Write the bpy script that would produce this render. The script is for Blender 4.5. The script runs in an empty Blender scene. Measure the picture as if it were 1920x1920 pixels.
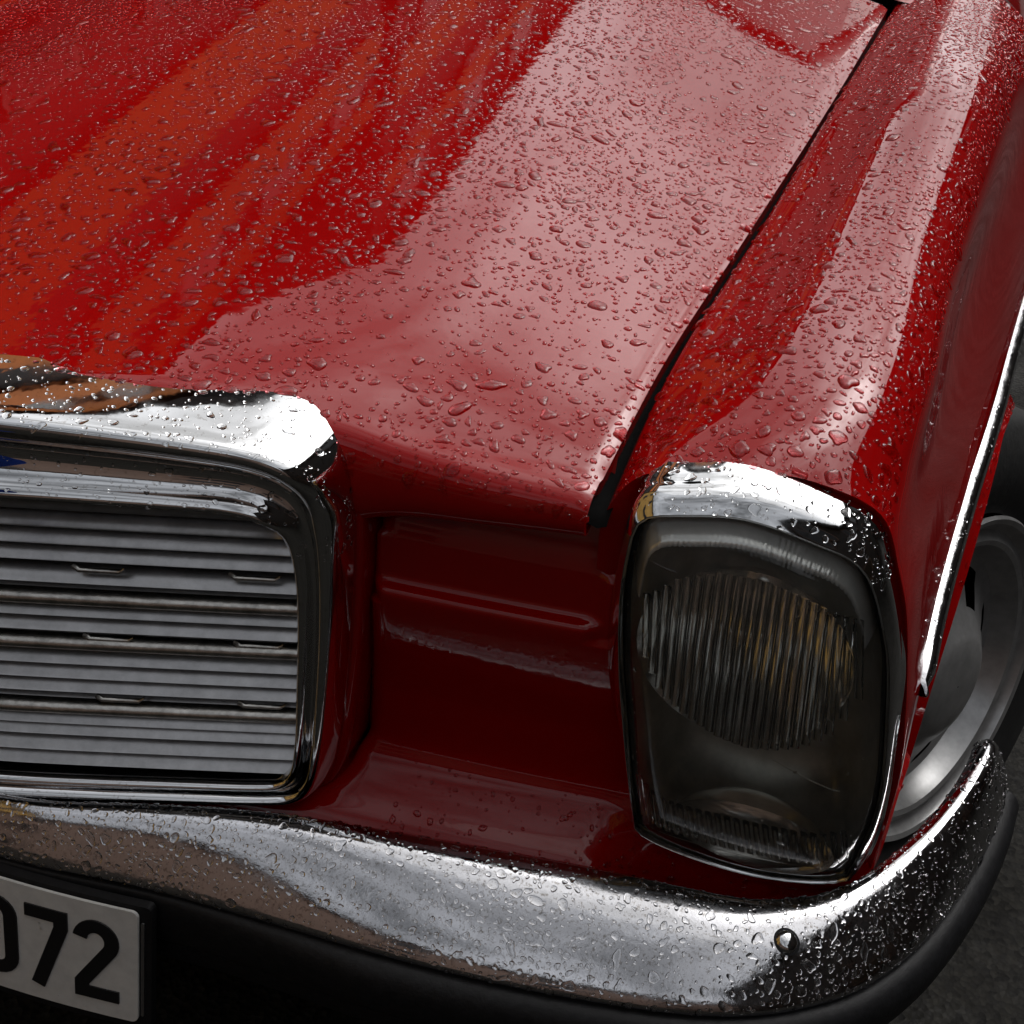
import bpy, math, random
import numpy as np
from mathutils import Matrix, Vector

random.seed(5)
rng = np.random.default_rng(11)
scene = bpy.context.scene
COL = scene.collection

# ------------------------------------------------------------------ camera
cam_data = bpy.data.cameras.new('camera')
cam = bpy.data.objects.new('camera', cam_data)
COL.objects.link(cam)
cam_data.sensor_fit = 'HORIZONTAL'
cam_data.sensor_width = 36.0
cam_data.lens = 2186.0 / 1920.0 * 36.0
cam_data.clip_start = 0.02
cam_data.clip_end = 400.0
yaw, pitch, roll = 0.2836, 0.5778, 0.0921
fwd = Vector((-math.sin(yaw) * math.cos(pitch), math.cos(yaw) * math.cos(pitch), -math.sin(pitch)))
rgt = Vector((math.cos(yaw), math.sin(yaw), 0.0))
upv = rgt.cross(fwd)
r2 = math.cos(roll) * rgt + math.sin(roll) * upv
u2 = -math.sin(roll) * rgt + math.cos(roll) * upv
cam.matrix_world = Matrix(((r2.x, u2.x, -fwd.x, 0.632), (r2.y, u2.y, -fwd.y, -0.662),
                           (r2.z, u2.z, -fwd.z, 1.2245), (0, 0, 0, 1)))
scene.camera = cam

# ------------------------------------------------------------------ light
SUN_EL, SUN_AZ = math.radians(56), math.radians(24)     # azimuth from +Y towards +X
world = bpy.data.worlds.new('World')
scene.world = world
world.use_nodes = True
wn, wl = world.node_tree.nodes, world.node_tree.links
wn.clear()
w_out = wn.new('ShaderNodeOutputWorld')
w_bg = wn.new('ShaderNodeBackground')
w_bg.inputs['Strength'].default_value = 0.15
sky = wn.new('ShaderNodeTexSky')
sky.sky_type = 'NISHITA'
sky.sun_disc = False
sky.sun_elevation = SUN_EL
sky.sun_rotation = SUN_AZ
sky.air_density = 1.0
sky.dust_density = 6.0
sky.ozone_density = 1.0
w_hs = wn.new('ShaderNodeHueSaturation')              # a grey, clouded-over sky
w_hs.inputs['Saturation'].default_value = 0.16
w_tc = wn.new('ShaderNodeTexCoord')
w_nz = wn.new('ShaderNodeTexNoise')
w_nz.inputs['Scale'].default_value = 4.2
w_nz.inputs['Detail'].default_value = 5.0
w_nz.inputs['Roughness'].default_value = 0.55
w_mr = wn.new('ShaderNodeMapRange')
w_mr.inputs['From Min'].default_value = 0.34
w_mr.inputs['From Max'].default_value = 0.68
w_mr.inputs['To Min'].default_value = 0.5
w_mr.inputs['To Max'].default_value = 2.0
w_mul = wn.new('ShaderNodeVectorMath')
w_mul.operation = 'SCALE'
wl.new(sky.outputs[0], w_hs.inputs['Color'])
wl.new(w_tc.outputs['Generated'], w_nz.inputs['Vector'])
wl.new(w_nz.outputs['Fac'], w_mr.inputs['Value'])
wl.new(w_hs.outputs[0], w_mul.inputs[0])
wl.new(w_mr.outputs[0], w_mul.inputs['Scale'])
wl.new(w_mul.outputs[0], w_bg.inputs['Color'])
wl.new(w_bg.outputs[0], w_out.inputs['Surface'])

sun_data = bpy.data.lights.new('sun', 'SUN')
sun_data.energy = 0.5
sun_data.angle = math.radians(90)
sun_data.color = (1.0, 0.97, 0.93)
sun = bpy.data.objects.new('sun', sun_data)
COL.objects.link(sun)
sd = Vector((math.sin(SUN_AZ) * math.cos(SUN_EL), math.cos(SUN_AZ) * math.cos(SUN_EL), math.sin(SUN_EL)))
sun.rotation_euler = sd.to_track_quat('Z', 'Y').to_euler()
sun.location = (3, 5, 12)

vs = scene.view_settings
vs.view_transform = 'Standard'
vs.look = 'None'
vs.exposure = -0.1
vs.gamma = 1.0
vs.use_curve_mapping = False
scene.cycles.max_bounces = 12
scene.cycles.transmission_bounces = 12
scene.cycles.sample_clamp_indirect = 8.0

# ------------------------------------------------------------------ materials
def new_mat(name):
    m = bpy.data.materials.new(name)
    m.use_nodes = True
    nt = m.node_tree
    b = nt.nodes['Principled BSDF']
    return m, nt, b

def noise(nt, scale, detail=3.0, rough=0.5, vec=None, dist=0.0):
    n = nt.nodes.new('ShaderNodeTexNoise')
    n.inputs['Scale'].default_value = scale
    n.inputs['Detail'].default_value = detail
    n.inputs['Roughness'].default_value = rough
    n.inputs['Distortion'].default_value = dist
    if vec is None:
        vec = nt.nodes.new('ShaderNodeTexCoord').outputs['Object']
    nt.links.new(vec, n.inputs['Vector'])
    return n.outputs['Fac']

def ramp(nt, fac, stops):
    r = nt.nodes.new('ShaderNodeValToRGB')
    e = r.color_ramp.elements
    while len(e) < len(stops):
        e.new(0.5)
    for k, (p, c) in enumerate(stops):
        e[k].position = p
        e[k].color = (c, c, c, 1) if not isinstance(c, tuple) else (*c, 1)
    nt.links.new(fac, r.inputs['Fac'])
    return r.outputs['Color']

def bump(nt, height, strength, dist):
    b = nt.nodes.new('ShaderNodeBump')
    b.inputs['Strength'].default_value = strength
    b.inputs['Distance'].default_value = dist
    nt.links.new(height, b.inputs['Height'])
    return b.outputs['Normal']

def mat_paint():
    m, nt, b = new_mat('red_paint')
    c = ramp(nt, noise(nt, 2.2, 4), [(0.3, (0.255, 0.0014, 0.0017)), (0.7, (0.295, 0.0020, 0.0020))])
    nt.links.new(c, b.inputs['Base Color'])
    b.inputs['Roughness'].default_value = 0.42
    b.inputs['Specular IOR Level'].default_value = 0.0
    b.inputs['Coat Weight'].default_value = 1.0
    b.inputs['Coat IOR'].default_value = 1.45
    r = ramp(nt, noise(nt, 30, 5, 0.6), [(0.35, 0.012), (0.75, 0.05)])
    nt.links.new(r, b.inputs['Coat Roughness'])
    nrm = bump(nt, noise(nt, 55, 2), 0.05, 0.002)
    nt.links.new(nrm, b.inputs['Coat Normal'])
    return m

def mat_chrome():
    m, nt, b = new_mat('chrome')
    b.inputs['Metallic'].default_value = 1.0
    c = ramp(nt, noise(nt, 240, 4, 0.65), [(0.30, (0.46, 0.45, 0.44)), (0.42, (0.70, 0.71, 0.72))])
    nt.links.new(c, b.inputs['Base Color'])
    r = ramp(nt, noise(nt, 22, 6, 0.65), [(0.4, 0.03), (0.8, 0.14)])
    nt.links.new(r, b.inputs['Roughness'])
    nt.links.new(bump(nt, noise(nt, 26, 3), 0.07, 0.003), b.inputs['Normal'])
    return m

def mat_worn_chrome():
    m, nt, b = new_mat('pitted_chrome')
    b.inputs['Metallic'].default_value = 1.0
    c = ramp(nt, noise(nt, 330, 5, 0.7), [(0.34, (0.33, 0.31, 0.29)), (0.47, (0.66, 0.66, 0.68))])
    nt.links.new(c, b.inputs['Base Color'])
    r = ramp(nt, noise(nt, 34, 8, 0.75), [(0.38, 0.04), (0.72, 0.24)])
    nt.links.new(r, b.inputs['Roughness'])
    nt.links.new(bump(nt, noise(nt, 60, 5, 0.6), 0.14, 0.002), b.inputs['Normal'])
    return m

def mat_plain(name, col, rough=0.5, metal=0.0, nscale=0, var=0.25, bmp=0.0, spec=0.5):
    m, nt, b = new_mat(name)
    b.inputs['Roughness'].default_value = rough
    b.inputs['Metallic'].default_value = metal
    b.inputs['Specular IOR Level'].default_value = spec
    if nscale:
        f = noise(nt, nscale, 6, 0.65)
        lo = tuple(v * (1 - var) for v in col)
        hi = tuple(min(1, v * (1 + var)) for v in col)
        nt.links.new(ramp(nt, f, [(0.3, lo), (0.7, hi)]), b.inputs['Base Color'])
        if bmp:
            nt.links.new(bump(nt, f, bmp, 0.004), b.inputs['Normal'])
    else:
        b.inputs['Base Color'].default_value = (*col, 1)
    return m

def mat_water(name='rain_water', tint=(1, 1, 1)):
    m, nt, b = new_mat(name)
    b.inputs['Base Color'].default_value = (*tint, 1)
    b.inputs['Roughness'].default_value = 0.0
    b.inputs['IOR'].default_value = 1.333
    b.inputs['Transmission Weight'].default_value = 1.0
    return m

def mat_glass(name, col=(1, 1, 1), rough=0.0, ior=1.5):
    m, nt, b = new_mat(name)
    b.inputs['Base Color'].default_value = (*col, 1)
    b.inputs['Roughness'].default_value = rough
    b.inputs['IOR'].default_value = ior
    b.inputs['Transmission Weight'].default_value = 1.0
    return m

def mat_thin_glass(name, tint, dust_haze_lo=0.02, dust_haze_hi=0.09):
    m = bpy.data.materials.new(name)
    m.use_nodes = True
    nt = m.node_tree
    nt.nodes.clear()
    o = nt.nodes.new('ShaderNodeOutputMaterial')
    mix = nt.nodes.new('ShaderNodeMixShader')
    tr = nt.nodes.new('ShaderNodeBsdfTransparent')
    tr.inputs['Color'].default_value = (*tint, 1)
    gl = nt.nodes.new('ShaderNodeBsdfGlossy')
    gl.inputs['Roughness'].default_value = 0.02
    fr = nt.nodes.new('ShaderNodeFresnel')
    fr.inputs['IOR'].default_value = 1.5
    nt.links.new(fr.outputs[0], mix.inputs[0])
    dust_haze = nt.nodes.new('ShaderNodeMixShader')                # dusty film, its haze also put in to lift the dark glass
    df = nt.nodes.new('ShaderNodeBsdfDiffuse')
    df.inputs['Color'].default_value = (0.42, 0.41, 0.38, 1)
    nt.links.new(ramp(nt, noise(nt, 60, 6, 0.65), [(0.3, dust_haze_lo), (0.75, dust_haze_hi)]), dust_haze.inputs[0])
    nt.links.new(tr.outputs[0], dust_haze.inputs[1])
    nt.links.new(df.outputs[0], dust_haze.inputs[2])
    nt.links.new(dust_haze.outputs[0], mix.inputs[1])
    nt.links.new(gl.outputs[0], mix.inputs[2])
    nt.links.new(mix.outputs[0], o.inputs['Surface'])
    return m

M = {
    'paint': mat_paint(), 'chrome': mat_chrome(), 'worn': mat_worn_chrome(), 'water': mat_water(), 'water_red': mat_water('rain_water_on_red', (0.97, 0.28, 0.30)),
    'slat': mat_plain('dull_aluminium', (0.44, 0.44, 0.445), 0.28, 0.95, 70, 0.16, 0.05),
    'bar': mat_plain('dirty_bright_metal', (0.52, 0.51, 0.48), 0.3, 1.0, 90, 0.4, 0.15),
    'rubber': mat_plain('black_rubber', (0.008, 0.008, 0.009), 0.55, 0.0, 120, 0.4, 0.2, 0.25),
    'black': mat_plain('black_parts_and_shade', (0.004, 0.004, 0.004), 0.9, 0.0, spec=0.05),
    'plate': mat_plain('plate_white', (0.62, 0.62, 0.60), 0.42, 0.0, 60, 0.10, 0.05),
    'ink': mat_plain('plate_black', (0.008, 0.008, 0.009), 0.4),
    'reflector': mat_plain('reflector_silver', (0.95, 0.94, 0.90), 0.12, 0.9, 40, 0.1),
    'lens': mat_thin_glass('lens_glass', (0.95, 0.96, 0.94)),
    'rib': mat_glass('ribbed_glass', (0.98, 0.98, 0.97), 0.0),
    'enamel': mat_plain('blue_enamel', (0.012, 0.03, 0.16), 0.15),
    'orange': mat_plain('orange_enamel', (0.55, 0.13, 0.04), 0.2),
    'rim': mat_plain('silver_wheel', (0.38, 0.38, 0.38), 0.30, 0.6, 40, 0.2),
    'tyre': mat_plain('tyre_rubber', (0.012, 0.012, 0.012), 0.75, 0, 80, 0.3, 0.2),
    'screen': mat_thin_glass('windscreen_glass', (0.45, 0.5, 0.48), 0.0, 0.01),
}

# ------------------------------------------------------------------ mesh helpers
def cat(pts, n, closed=False):
    """Catmull-Rom through pts (centripetal-ish by chord), n samples by arc length."""
    P = np.asarray(pts, float)
    if closed:
        Q = np.vstack([P[-1], P, P[0], P[1]])
        segs = len(P)
    else:
        Q = np.vstack([2 * P[0] - P[1], P, 2 * P[-1] - P[-2]])
        segs = len(P) - 1
    m = 24
    t = np.linspace(0, 1, m, endpoint=False)[:, None]
    out = []
    for k in range(segs):
        a, b, c, d = Q[k], Q[k + 1], Q[k + 2], Q[k + 3]
        out.append(0.5 * (2 * b + (c - a) * t + (2 * a - 5 * b + 4 * c - d) * t ** 2 + (3 * b - a - 3 * c + d) * t ** 3))
    out.append((P[0] if closed else P[-1])[None])
    C = np.vstack(out)
    s = np.concatenate([[0], np.cumsum(np.linalg.norm(np.diff(C, axis=0), axis=1))])
    q = np.linspace(0, s[-1], n + 1)[:-1] if closed else np.linspace(0, s[-1], n)
    return np.stack([np.interp(q, s, C[:, i]) for i in range(P.shape[1])], 1)

def spl(xs, ys):
    """smooth 1-D interpolant (natural-ish Catmull-Rom on uneven knots)"""
    xs, ys = np.asarray(xs, float), np.asarray(ys, float)
    d = np.gradient(ys, xs)
    def f(x):
        x = np.asarray(x, float)
        k = np.clip(np.searchsorted(xs, x) - 1, 0, len(xs) - 2)
        h = xs[k + 1] - xs[k]
        t = np.clip((x - xs[k]) / h, 0, 1)
        return ((2 * t ** 3 - 3 * t ** 2 + 1) * ys[k] + (t ** 3 - 2 * t ** 2 + t) * h * d[k]
                + (-2 * t ** 3 + 3 * t ** 2) * ys[k + 1] + (t ** 3 - t ** 2) * h * d[k + 1])
    return f

def mesh_from(name, V, F, smooth=True, auto=None):
    me = bpy.data.meshes.new(name)
    me.from_pydata([tuple(v) for v in V], [], [tuple(int(i) for i in f) for f in F])
    me.update()
    if smooth:
        me.polygons.foreach_set('use_smooth', np.ones(len(me.polygons), bool))
        if auto:
            me.set_sharp_from_angle(angle=math.radians(auto))
    return me

def link(name, me, mat, parent=None, kind=None):
    o = bpy.data.objects.new(name, me)
    COL.objects.link(o)
    if mat is not None and not me.materials:
        me.materials.append(mat)
    o.parent = parent
    if kind:
        o['kind'] = kind
    return o

def empty(name, loc=(0, 0, 0), parent=None):
    o = bpy.data.objects.new(name, None)
    COL.objects.link(o)
    o.location = loc
    o.parent = parent
    o.empty_display_size = 0.1
    return o

def tag(o, label, cat_=None, group=None, kind=None):
    if label:
        o['label'] = label
    if cat_:
        o['category'] = cat_
    if group:
        o['group'] = group
    if kind:
        o['kind'] = kind
    return o

def grid_faces(nu, nv, cu=False, cv=False, flip=False):
    F = []
    for i in range(nu if cu else nu - 1):
        for j in range(nv if cv else nv - 1):
            a, b = i * nv + j, ((i + 1) % nu) * nv + j
            c, d = ((i + 1) % nu) * nv + (j + 1) % nv, i * nv + (j + 1) % nv
            F.append((a, d, c, b) if flip else (a, b, c, d))
    return F

def grid_obj(name, G, mat, parent=None, cu=False, cv=False, flip=False, auto=None, kind=None):
    nu, nv = G.shape[:2]
    return link(name, mesh_from(name, G.reshape(-1, 3), grid_faces(nu, nv, cu, cv, flip), auto=auto), mat, parent, kind)

def box_mesh(name, sx, sy, sz, bevel=0.0):
    import bmesh
    bm = bmesh.new()
    bmesh.ops.create_cube(bm, size=1.0)
    for v in bm.verts:
        v.co = Vector((v.co.x * sx, v.co.y * sy, v.co.z * sz))
    if bevel:
        bmesh.ops.bevel(bm, geom=list(bm.edges), offset=bevel, segments=2, affect='EDGES', profile=0.5)
    me = bpy.data.meshes.new(name)
    bm.to_mesh(me)
    bm.free()
    return me

def box(name, c, s, mat, parent=None, bevel=0.0, rot=None):
    o = link(name, box_mesh(name, *s, bevel), mat, parent)
    o.location = c
    if rot:
        o.rotation_euler = rot
    return o

# ------------------------------------------------------------------ ground
gm, gnt, gb = new_mat('wet_asphalt')
tc = gnt.nodes.new('ShaderNodeTexCoord').outputs['Object']
vor = gnt.nodes.new('ShaderNodeTexVoronoi')
vor.inputs['Scale'].default_value = 130
gnt.links.new(tc, vor.inputs['Vector'])
gcol = gnt.nodes.new('ShaderNodeMix')
gcol.data_type = 'RGBA'
gnt.links.new(noise(gnt, 300, 4, 0.6, tc), gcol.inputs['Factor'])
gnt.links.new(ramp(gnt, vor.outputs['Color'], [(0.2, (0.003, 0.0028, 0.0025)), (0.9, (0.030, 0.028, 0.023))]), gcol.inputs[6])
gnt.links.new(ramp(gnt, noise(gnt, 9, 5, 0.6, tc), [(0.3, (0.003, 0.0028, 0.0025)), (0.8, (0.012, 0.011, 0.0095))]), gcol.inputs[7])
gnt.links.new(gcol.outputs[2], gb.inputs['Base Color'])
gnt.links.new(ramp(gnt, noise(gnt, 5, 4, 0.6, tc), [(0.35, 0.5), (0.7, 0.85)]), gb.inputs['Roughness'])
gb.inputs['Specular IOR Level'].default_value = 0.12
gnt.links.new(bump(gnt, vor.outputs['Distance'], 0.7, 0.004), gb.inputs['Normal'])
gG = np.array([[[x, y, 0.0] for y in np.linspace(-60, 60, 5)] for x in np.linspace(-60, 60, 5)])
ground = grid_obj('ground', gG, gm, kind='structure')
tag(ground, 'dark wet asphalt under the red car')

# ================================================================== THE CAR
car = empty('car', (0, 0, 0))
tag(car, 'wet red vintage saloon car with chrome grille and tall headlight', 'car')

Yf = lambda x: -0.016 + 0.145 * np.asarray(x) ** 2          # nose in plan
WHEEL = np.array([0.840, 0.520, 0.340])
ARCH_Y, ARCH_Z = 0.557, 0.322
ARCH_R = 0.335

# ---- hood -----------------------------------------------------------------
xs_f = spl([-0.10, 0.0, 0.05, 0.18, 0.42, 0.79, 1.19, 1.30], [0.488, 0.491, 0.494, 0.500, 0.520, 0.549, 0.575, 0.582])
yh_f = spl([0, 0.09, 0.16, 0.22, 0.27, 0.31, 0.35, 0.42, 0.50], [-0.090, -0.082, -0.062, -0.040, -0.020, -0.010, -0.006, -0.001, 0.009])
zs_f = lambda y: 0.806 + 0.130 * y
def hood_z(x, y):
    u = np.abs(x) / xs_f(y)
    cr = 0.024 + 0.022 * np.clip(y, 0, 1.3)
    soft = 0.006 / (1 + np.exp((np.abs(x) - 0.33 - 0.03 * y) / 0.018))      # raised centre panel
    edge = -0.003 * np.clip((u - 0.975) / 0.025, 0, 1) ** 2
    k = np.clip((np.abs(x) - 0.17) / 0.19, 0, 1)
    dip = 0.024 * k * k * (3 - 2 * k) * np.exp(-np.clip(y + 0.01, 0, 2) / 0.060)
    return zs_f(y) + cr * (1 - u ** 2) + soft + edge - dip
Y_REAR = 1.19
z_lip = spl([0, 0.25, 0.31, 0.35, 0.416, 0.491, 0.52], [0.735, 0.735, 0.733, 0.747, 0.757, 0.764, 0.766])
us = np.concatenate([np.linspace(-1, -0.965, 4)[:-1], np.linspace(-0.965, 0.965, 110), np.linspace(0.965, 1, 4)[1:]])
rows = []
nose = [(0.014, -0.062), (0.004, -0.064), (-0.003, -0.058), (-0.006, -0.045), (-0.005, -0.030), (-0.001, -0.017), (0.009, -0.006), (0.028, 0.0)]
nose = cat(nose, 22)
tail = np.linspace(0, 1, 90) ** 1.15
for dy, dz in nose[:-1]:
    x = us * xs_f(0.02)
    yb = yh_f(np.abs(x))
    zt_ = hood_z(x, yb + 0.028)
    zl_ = z_lip(np.abs(x))
    rows.append(np.stack([x, yb + dy, zt_ + dz / 0.064 * (zt_ - zl_)], 1))
for t in tail:
    f = t
    y_edge = yh_f(np.abs(us) * xs_f(0.02)) + 0.028
    yr = Y_REAR + 0.035 * (1 - us ** 2)
    y = y_edge + (yr - y_edge) * f
    x = us * xs_f(y)
    rows.append(np.stack([x, y, hood_z(x, y)], 1))
last = rows[-1].copy(); last[:, 2] -= 0.02; last[:, 1] += 0.003
rows.append(last)
HG = np.stack(rows, 0)
wn_ = np.clip((np.arange(len(HG)) - 12) / 14, 0, 1)[:, None]          # nose rows fold backwards, the rest downwards
sideL = HG[:, -1:].copy(); sideL[..., 2] -= 0.050 * wn_; sideL[..., 1] += 0.03 * (1 - wn_); sideL[..., 0] -= 0.004
sideR = HG[:, :1].copy(); sideR[..., 2] -= 0.050 * wn_; sideR[..., 1] += 0.03 * (1 - wn_); sideR[..., 0] += 0.004
HG = np.concatenate([sideR, HG, sideL], 1)
hood = grid_obj('hood', HG, M['paint'], car, flip=True, auto=60)
tag(hood, 'long red bonnet covered in raindrops')

# ---- headlight outline (x, z): rim and crest ----
BZ = np.array([(.525, .810), (.556, .8215), (.598, .8285), (.642, .8205), (.681, .803), (.702, .764), (.719, .720), (.731, .680), (.739, .636), (.750, .564),
               (.753, .502), (.743, .454), (.707, .436), (.658, .440), (.616, .449), (.587, .462), (.561, .507), (.535, .590), (.522, .640), (.516, .693), (.516, .756)])
CR = np.array([(.530, .800), (.560, .810), (.598, .814), (.643, .804), (.681, .787), (.707, .737), (.724, .681), (.743, .577), (.742, .503),
               (.731, .474), (.661, .467), (.578, .488), (.560, .520), (.534, .642), (.525, .715), (.524, .767)])
NB = 128
def polar(poly, c, n=NB):
    D = cat(poly, 1200, True) - c
    a = np.arctan2(D[:, 1], D[:, 0])
    o = np.argsort(a)
    a, r = a[o], np.linalg.norm(D[o], axis=1)
    th = np.linspace(-np.pi, np.pi, n, endpoint=False)
    return th, np.interp(th, np.r_[a - 2 * np.pi, a, a + 2 * np.pi], np.r_[r, r, r])
HC = np.array([0.632, 0.640])
th, rO = polar(BZ, HC)
_, rC = polar(CR, HC)

# ---- fender ---------------------------------------------------------------
st = {
    'nose': [(.498, .757), (.502, .782), (.521, .8115), (.556, .8195), (.598, .8285), (.642, .8255), (.684, .808), (.706, .765), (.723, .72), (.743, .636), (.755, .564), (.758, .46)],
    0.18: [(.507, .80), (.508, .827), (.523, .832), (.556, .846), (.592, .861), (.655, .867), (.696, .842), (.712, .785), (.735, .72), (.756, .64), (.763, .60), (.770, .40)],
    0.42: [(.526, .83), (.527, .856), (.543, .861), (.574, .875), (.606, .892), (.668, .899), (.709, .867), (.727, .80), (.760, .72), (.783, .66), (.792, .62), (.802, .40)],
    0.80: [(.555, .89), (.556, .914), (.572, .919), (.602, .931), (.634, .945), (.698, .947), (.740, .909), (.768, .83), (.805, .75), (.826, .69), (.836, .65), (.846, .40)],
    1.30: [(.588, .945), (.589, .970), (.606, .975), (.634, .984), (.678, .989), (.728, .976), (.778, .94), (.828, .86), (.866, .78), (.884, .71), (.892, .66), (.90, .40)],
}
keys = [0.0, 0.18, 0.42, 0.80, 1.30]
NS = 90
secs = [cat(st['nose'], NS)] + [cat(st[k], NS) for k in keys[1:]]
secs = np.stack(secs)                       # station, sample, (x,z)
def z_arch(y):
    a = ARCH_R ** 2 - (y - ARCH_Y) ** 2
    return np.where(a > 0, ARCH_Z + np.sqrt(np.maximum(a, 0)), 0.40)
ty = np.concatenate([np.linspace(0, 0.34, 40), np.linspace(0.34, 1.30, 52)[1:]])
FGr = []
for y in ty:
    cx = np.stack([spl(keys, secs[:, j, 0])(y) for j in range(NS)])
    cz = np.stack([spl(keys, secs[:, j, 1])(y) for j in range(NS)])
    zb = float(np.clip(z_arch(y), 0.455 if y < 0.19 else 0.40, 1))
    if y < 0.24:
        zb = max(zb, 0.455 + 0.0 * y)
    keep = np.ones(NS, bool)
    k = int(np.argmax((cz < zb) & (np.arange(NS) > NS // 2))) or NS - 1
    tfr = (cz[k - 1] - zb) / max(cz[k - 1] - cz[k], 1e-6)
    C = np.stack([cx[:k], cz[:k]], 1)
    C = np.vstack([C, [cx[k - 1] + tfr * (cx[k] - cx[k - 1]), zb]])
    s = np.concatenate([[0], np.cumsum(np.linalg.norm(np.diff(C, axis=0), axis=1))])
    q = np.concatenate([np.linspace(0, s[-1] - 0.03, 80), np.linspace(s[-1] - 0.03, s[-1], 9)[1:]])
    X, Z = np.interp(q, s, C[:, 0]), np.interp(q, s, C[:, 1])
    flare = np.clip(1 - (s[-1] - q) / 0.028, 0, 1) ** 2 * 0.011 * np.clip((y - 0.02) / 0.2, 0, 1)
    X = X + flare
    # nose station hugs the headlight rim in plan, easing out over 10 cm
    w = np.clip(1 - y / 0.16, 0, 1) ** 2
    Yv = y + (Yf(X) + 0.006 - 0.0) * w
    row = np.stack([X, Yv, Z], 1)
    lip = row[-1] + np.array([-0.018, 0.004, -0.002])
    inn = row[:1] + np.array([[0.002, 0, -0.03]])
    FGr.append(np.vstack([inn, row, lip[None]]))
FG = np.stack(FGr)
# close the front edge back to the lamp rim
row0 = FG[0].copy()
for p_ in row0:
    d_ = np.array([p_[0], p_[2]]) - HC
    r_ = float(np.interp(np.arctan2(d_[1], d_[0]), th, rO)) - 0.002
    d_ = d_ / np.linalg.norm(d_) * r_
    p_[:] = (HC[0] + d_[0], float(Yf(HC[0] + d_[0])) + 0.012, HC[1] + d_[1])
FGX = np.concatenate([row0[None], FG], 0)
fender = grid_obj('fender', FGX, M['paint'], car, flip=True, auto=60)
tag(fender, 'red front wing with headlight and chrome side strip')

def fender_at(y, z):
    """x of the outer skin at (y, z)"""
    i = int(np.argmin(np.abs(ty - y)))
    j0 = min(max(i, 1), len(ty) - 2)
    out = []
    for i in (j0 - 1, j0, j0 + 1):
        r = FG[i][45:-3]
        o = np.argsort(r[:, 2])
        out.append((np.interp(z, r[o, 2], r[o, 1]), np.interp(z, r[o, 2], r[o, 0])))
    out.sort()
    return float(np.interp(y, [a for a, _ in out], [b for _, b in out]))

# black strip put in as the shade inside the bonnet shut line
edge_ = HG[13:, -2]
gap_grid = np.stack([edge_ + np.array([-0.003, 0.007, -0.014]), edge_ + np.array([0.006, 0.007, -0.017]), edge_ + np.array([0.013, 0.007, -0.014])], 1)
gap_shade = grid_obj('shut_line_shade', gap_grid, M['black'], car, flip=False)

# ---- front panel between grille and headlight ------------------------------
# panel profile: (z, dy)
prof = cat([(0.800, 0.050), (0.770, 0.036), (0.745, 0.024), (0.728, 0.014), (0.712, 0.009), (0.698, 0.0075), (0.687, 0.0065), (0.6835, 0.0055), (0.681, 0.002), (0.679, -0.003), (0.677, -0.0055),
            (0.672, -0.006), (0.655, -0.0035), (0.630, 0.001), (0.600, 0.0065), (0.570, 0.012), (0.540, 0.017), (0.515, 0.0205), (0.497, 0.020),
            (0.484, 0.013), (0.473, -0.002), (0.464, -0.018), (0.456, -0.035), (0.447, -0.047), (0.436, -0.054), (0.415, -0.052), (0.39, -0.02)], 200)
px_ = np.linspace(0.0, 1.0, 116)
xl_f = spl([0.38, 0.445, 0.462, 0.485, 0.52, 0.59, 0.66, 0.72, 0.768, 0.81], [0.0, 0.20, 0.292, 0.316, 0.321, 0.327, 0.331, 0.332, 0.332, 0.328])
PG = np.zeros((len(px_), len(prof), 3))
for i, u_ in enumerate(px_):
    for j, (z, d) in enumerate(prof):
        xl = float(xl_f(z))
        x = xl + (0.760 - xl) * max(u_ - px_[1], 0) / (1 - px_[1])
        dx = np.clip((xl + 0.014 - x) / 0.014, 0, 1)         # rounded edge at the shut line
        # pressed field ends before the grille and the lamp
        fld = np.clip((x - 0.330) / 0.012, 0, 1) * np.clip((0.512 - x) / 0.012, 0, 1)
        dd = d
        if 0.665 < z < 0.72:
            dd = d * fld + 0.001 * (1 - fld)
        shelf = np.clip((0.49 - z) / 0.03, 0, 1)
        k_ = np.clip((x - 0.525) / 0.085, 0, 1); k_ = k_ * k_ * (3 - 2 * k_)
        zz = z + shelf * (0.012 * (x - 0.45) - 0.040 * k_)
        dd = dd * (1 - 0.25 * k_ * shelf)
        PG[i, j] = (x, Yf(x) + dd + 0.006 * dx ** 2 + (0.05 if i == 0 else 0.0), zz)
keepF, ny = [], len(prof)
for i in range(len(px_) - 1):
    for j in range(ny - 1):
        cx = PG[i:i + 2, j:j + 2].reshape(-1, 3).mean(0)
        dv = np.array([cx[0], cx[2]]) - HC
        r = np.interp(np.arctan2(dv[1], dv[0]), th, rO)
        if np.linalg.norm(dv) > 0.965 * r and not (cx[2] > 0.742 and cx[0] > 0.497) and not (cx[0] > 0.70 and cx[2] > 0.50):
            a = i * ny + j
            keepF.append((a, a + 1, a + ny + 1, a + ny))
panel = link('front_panel', mesh_from('front_panel', PG.reshape(-1, 3), keepF), M['paint'], car)
tag(panel, 'dark red recessed panel between grille and headlight')

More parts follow.
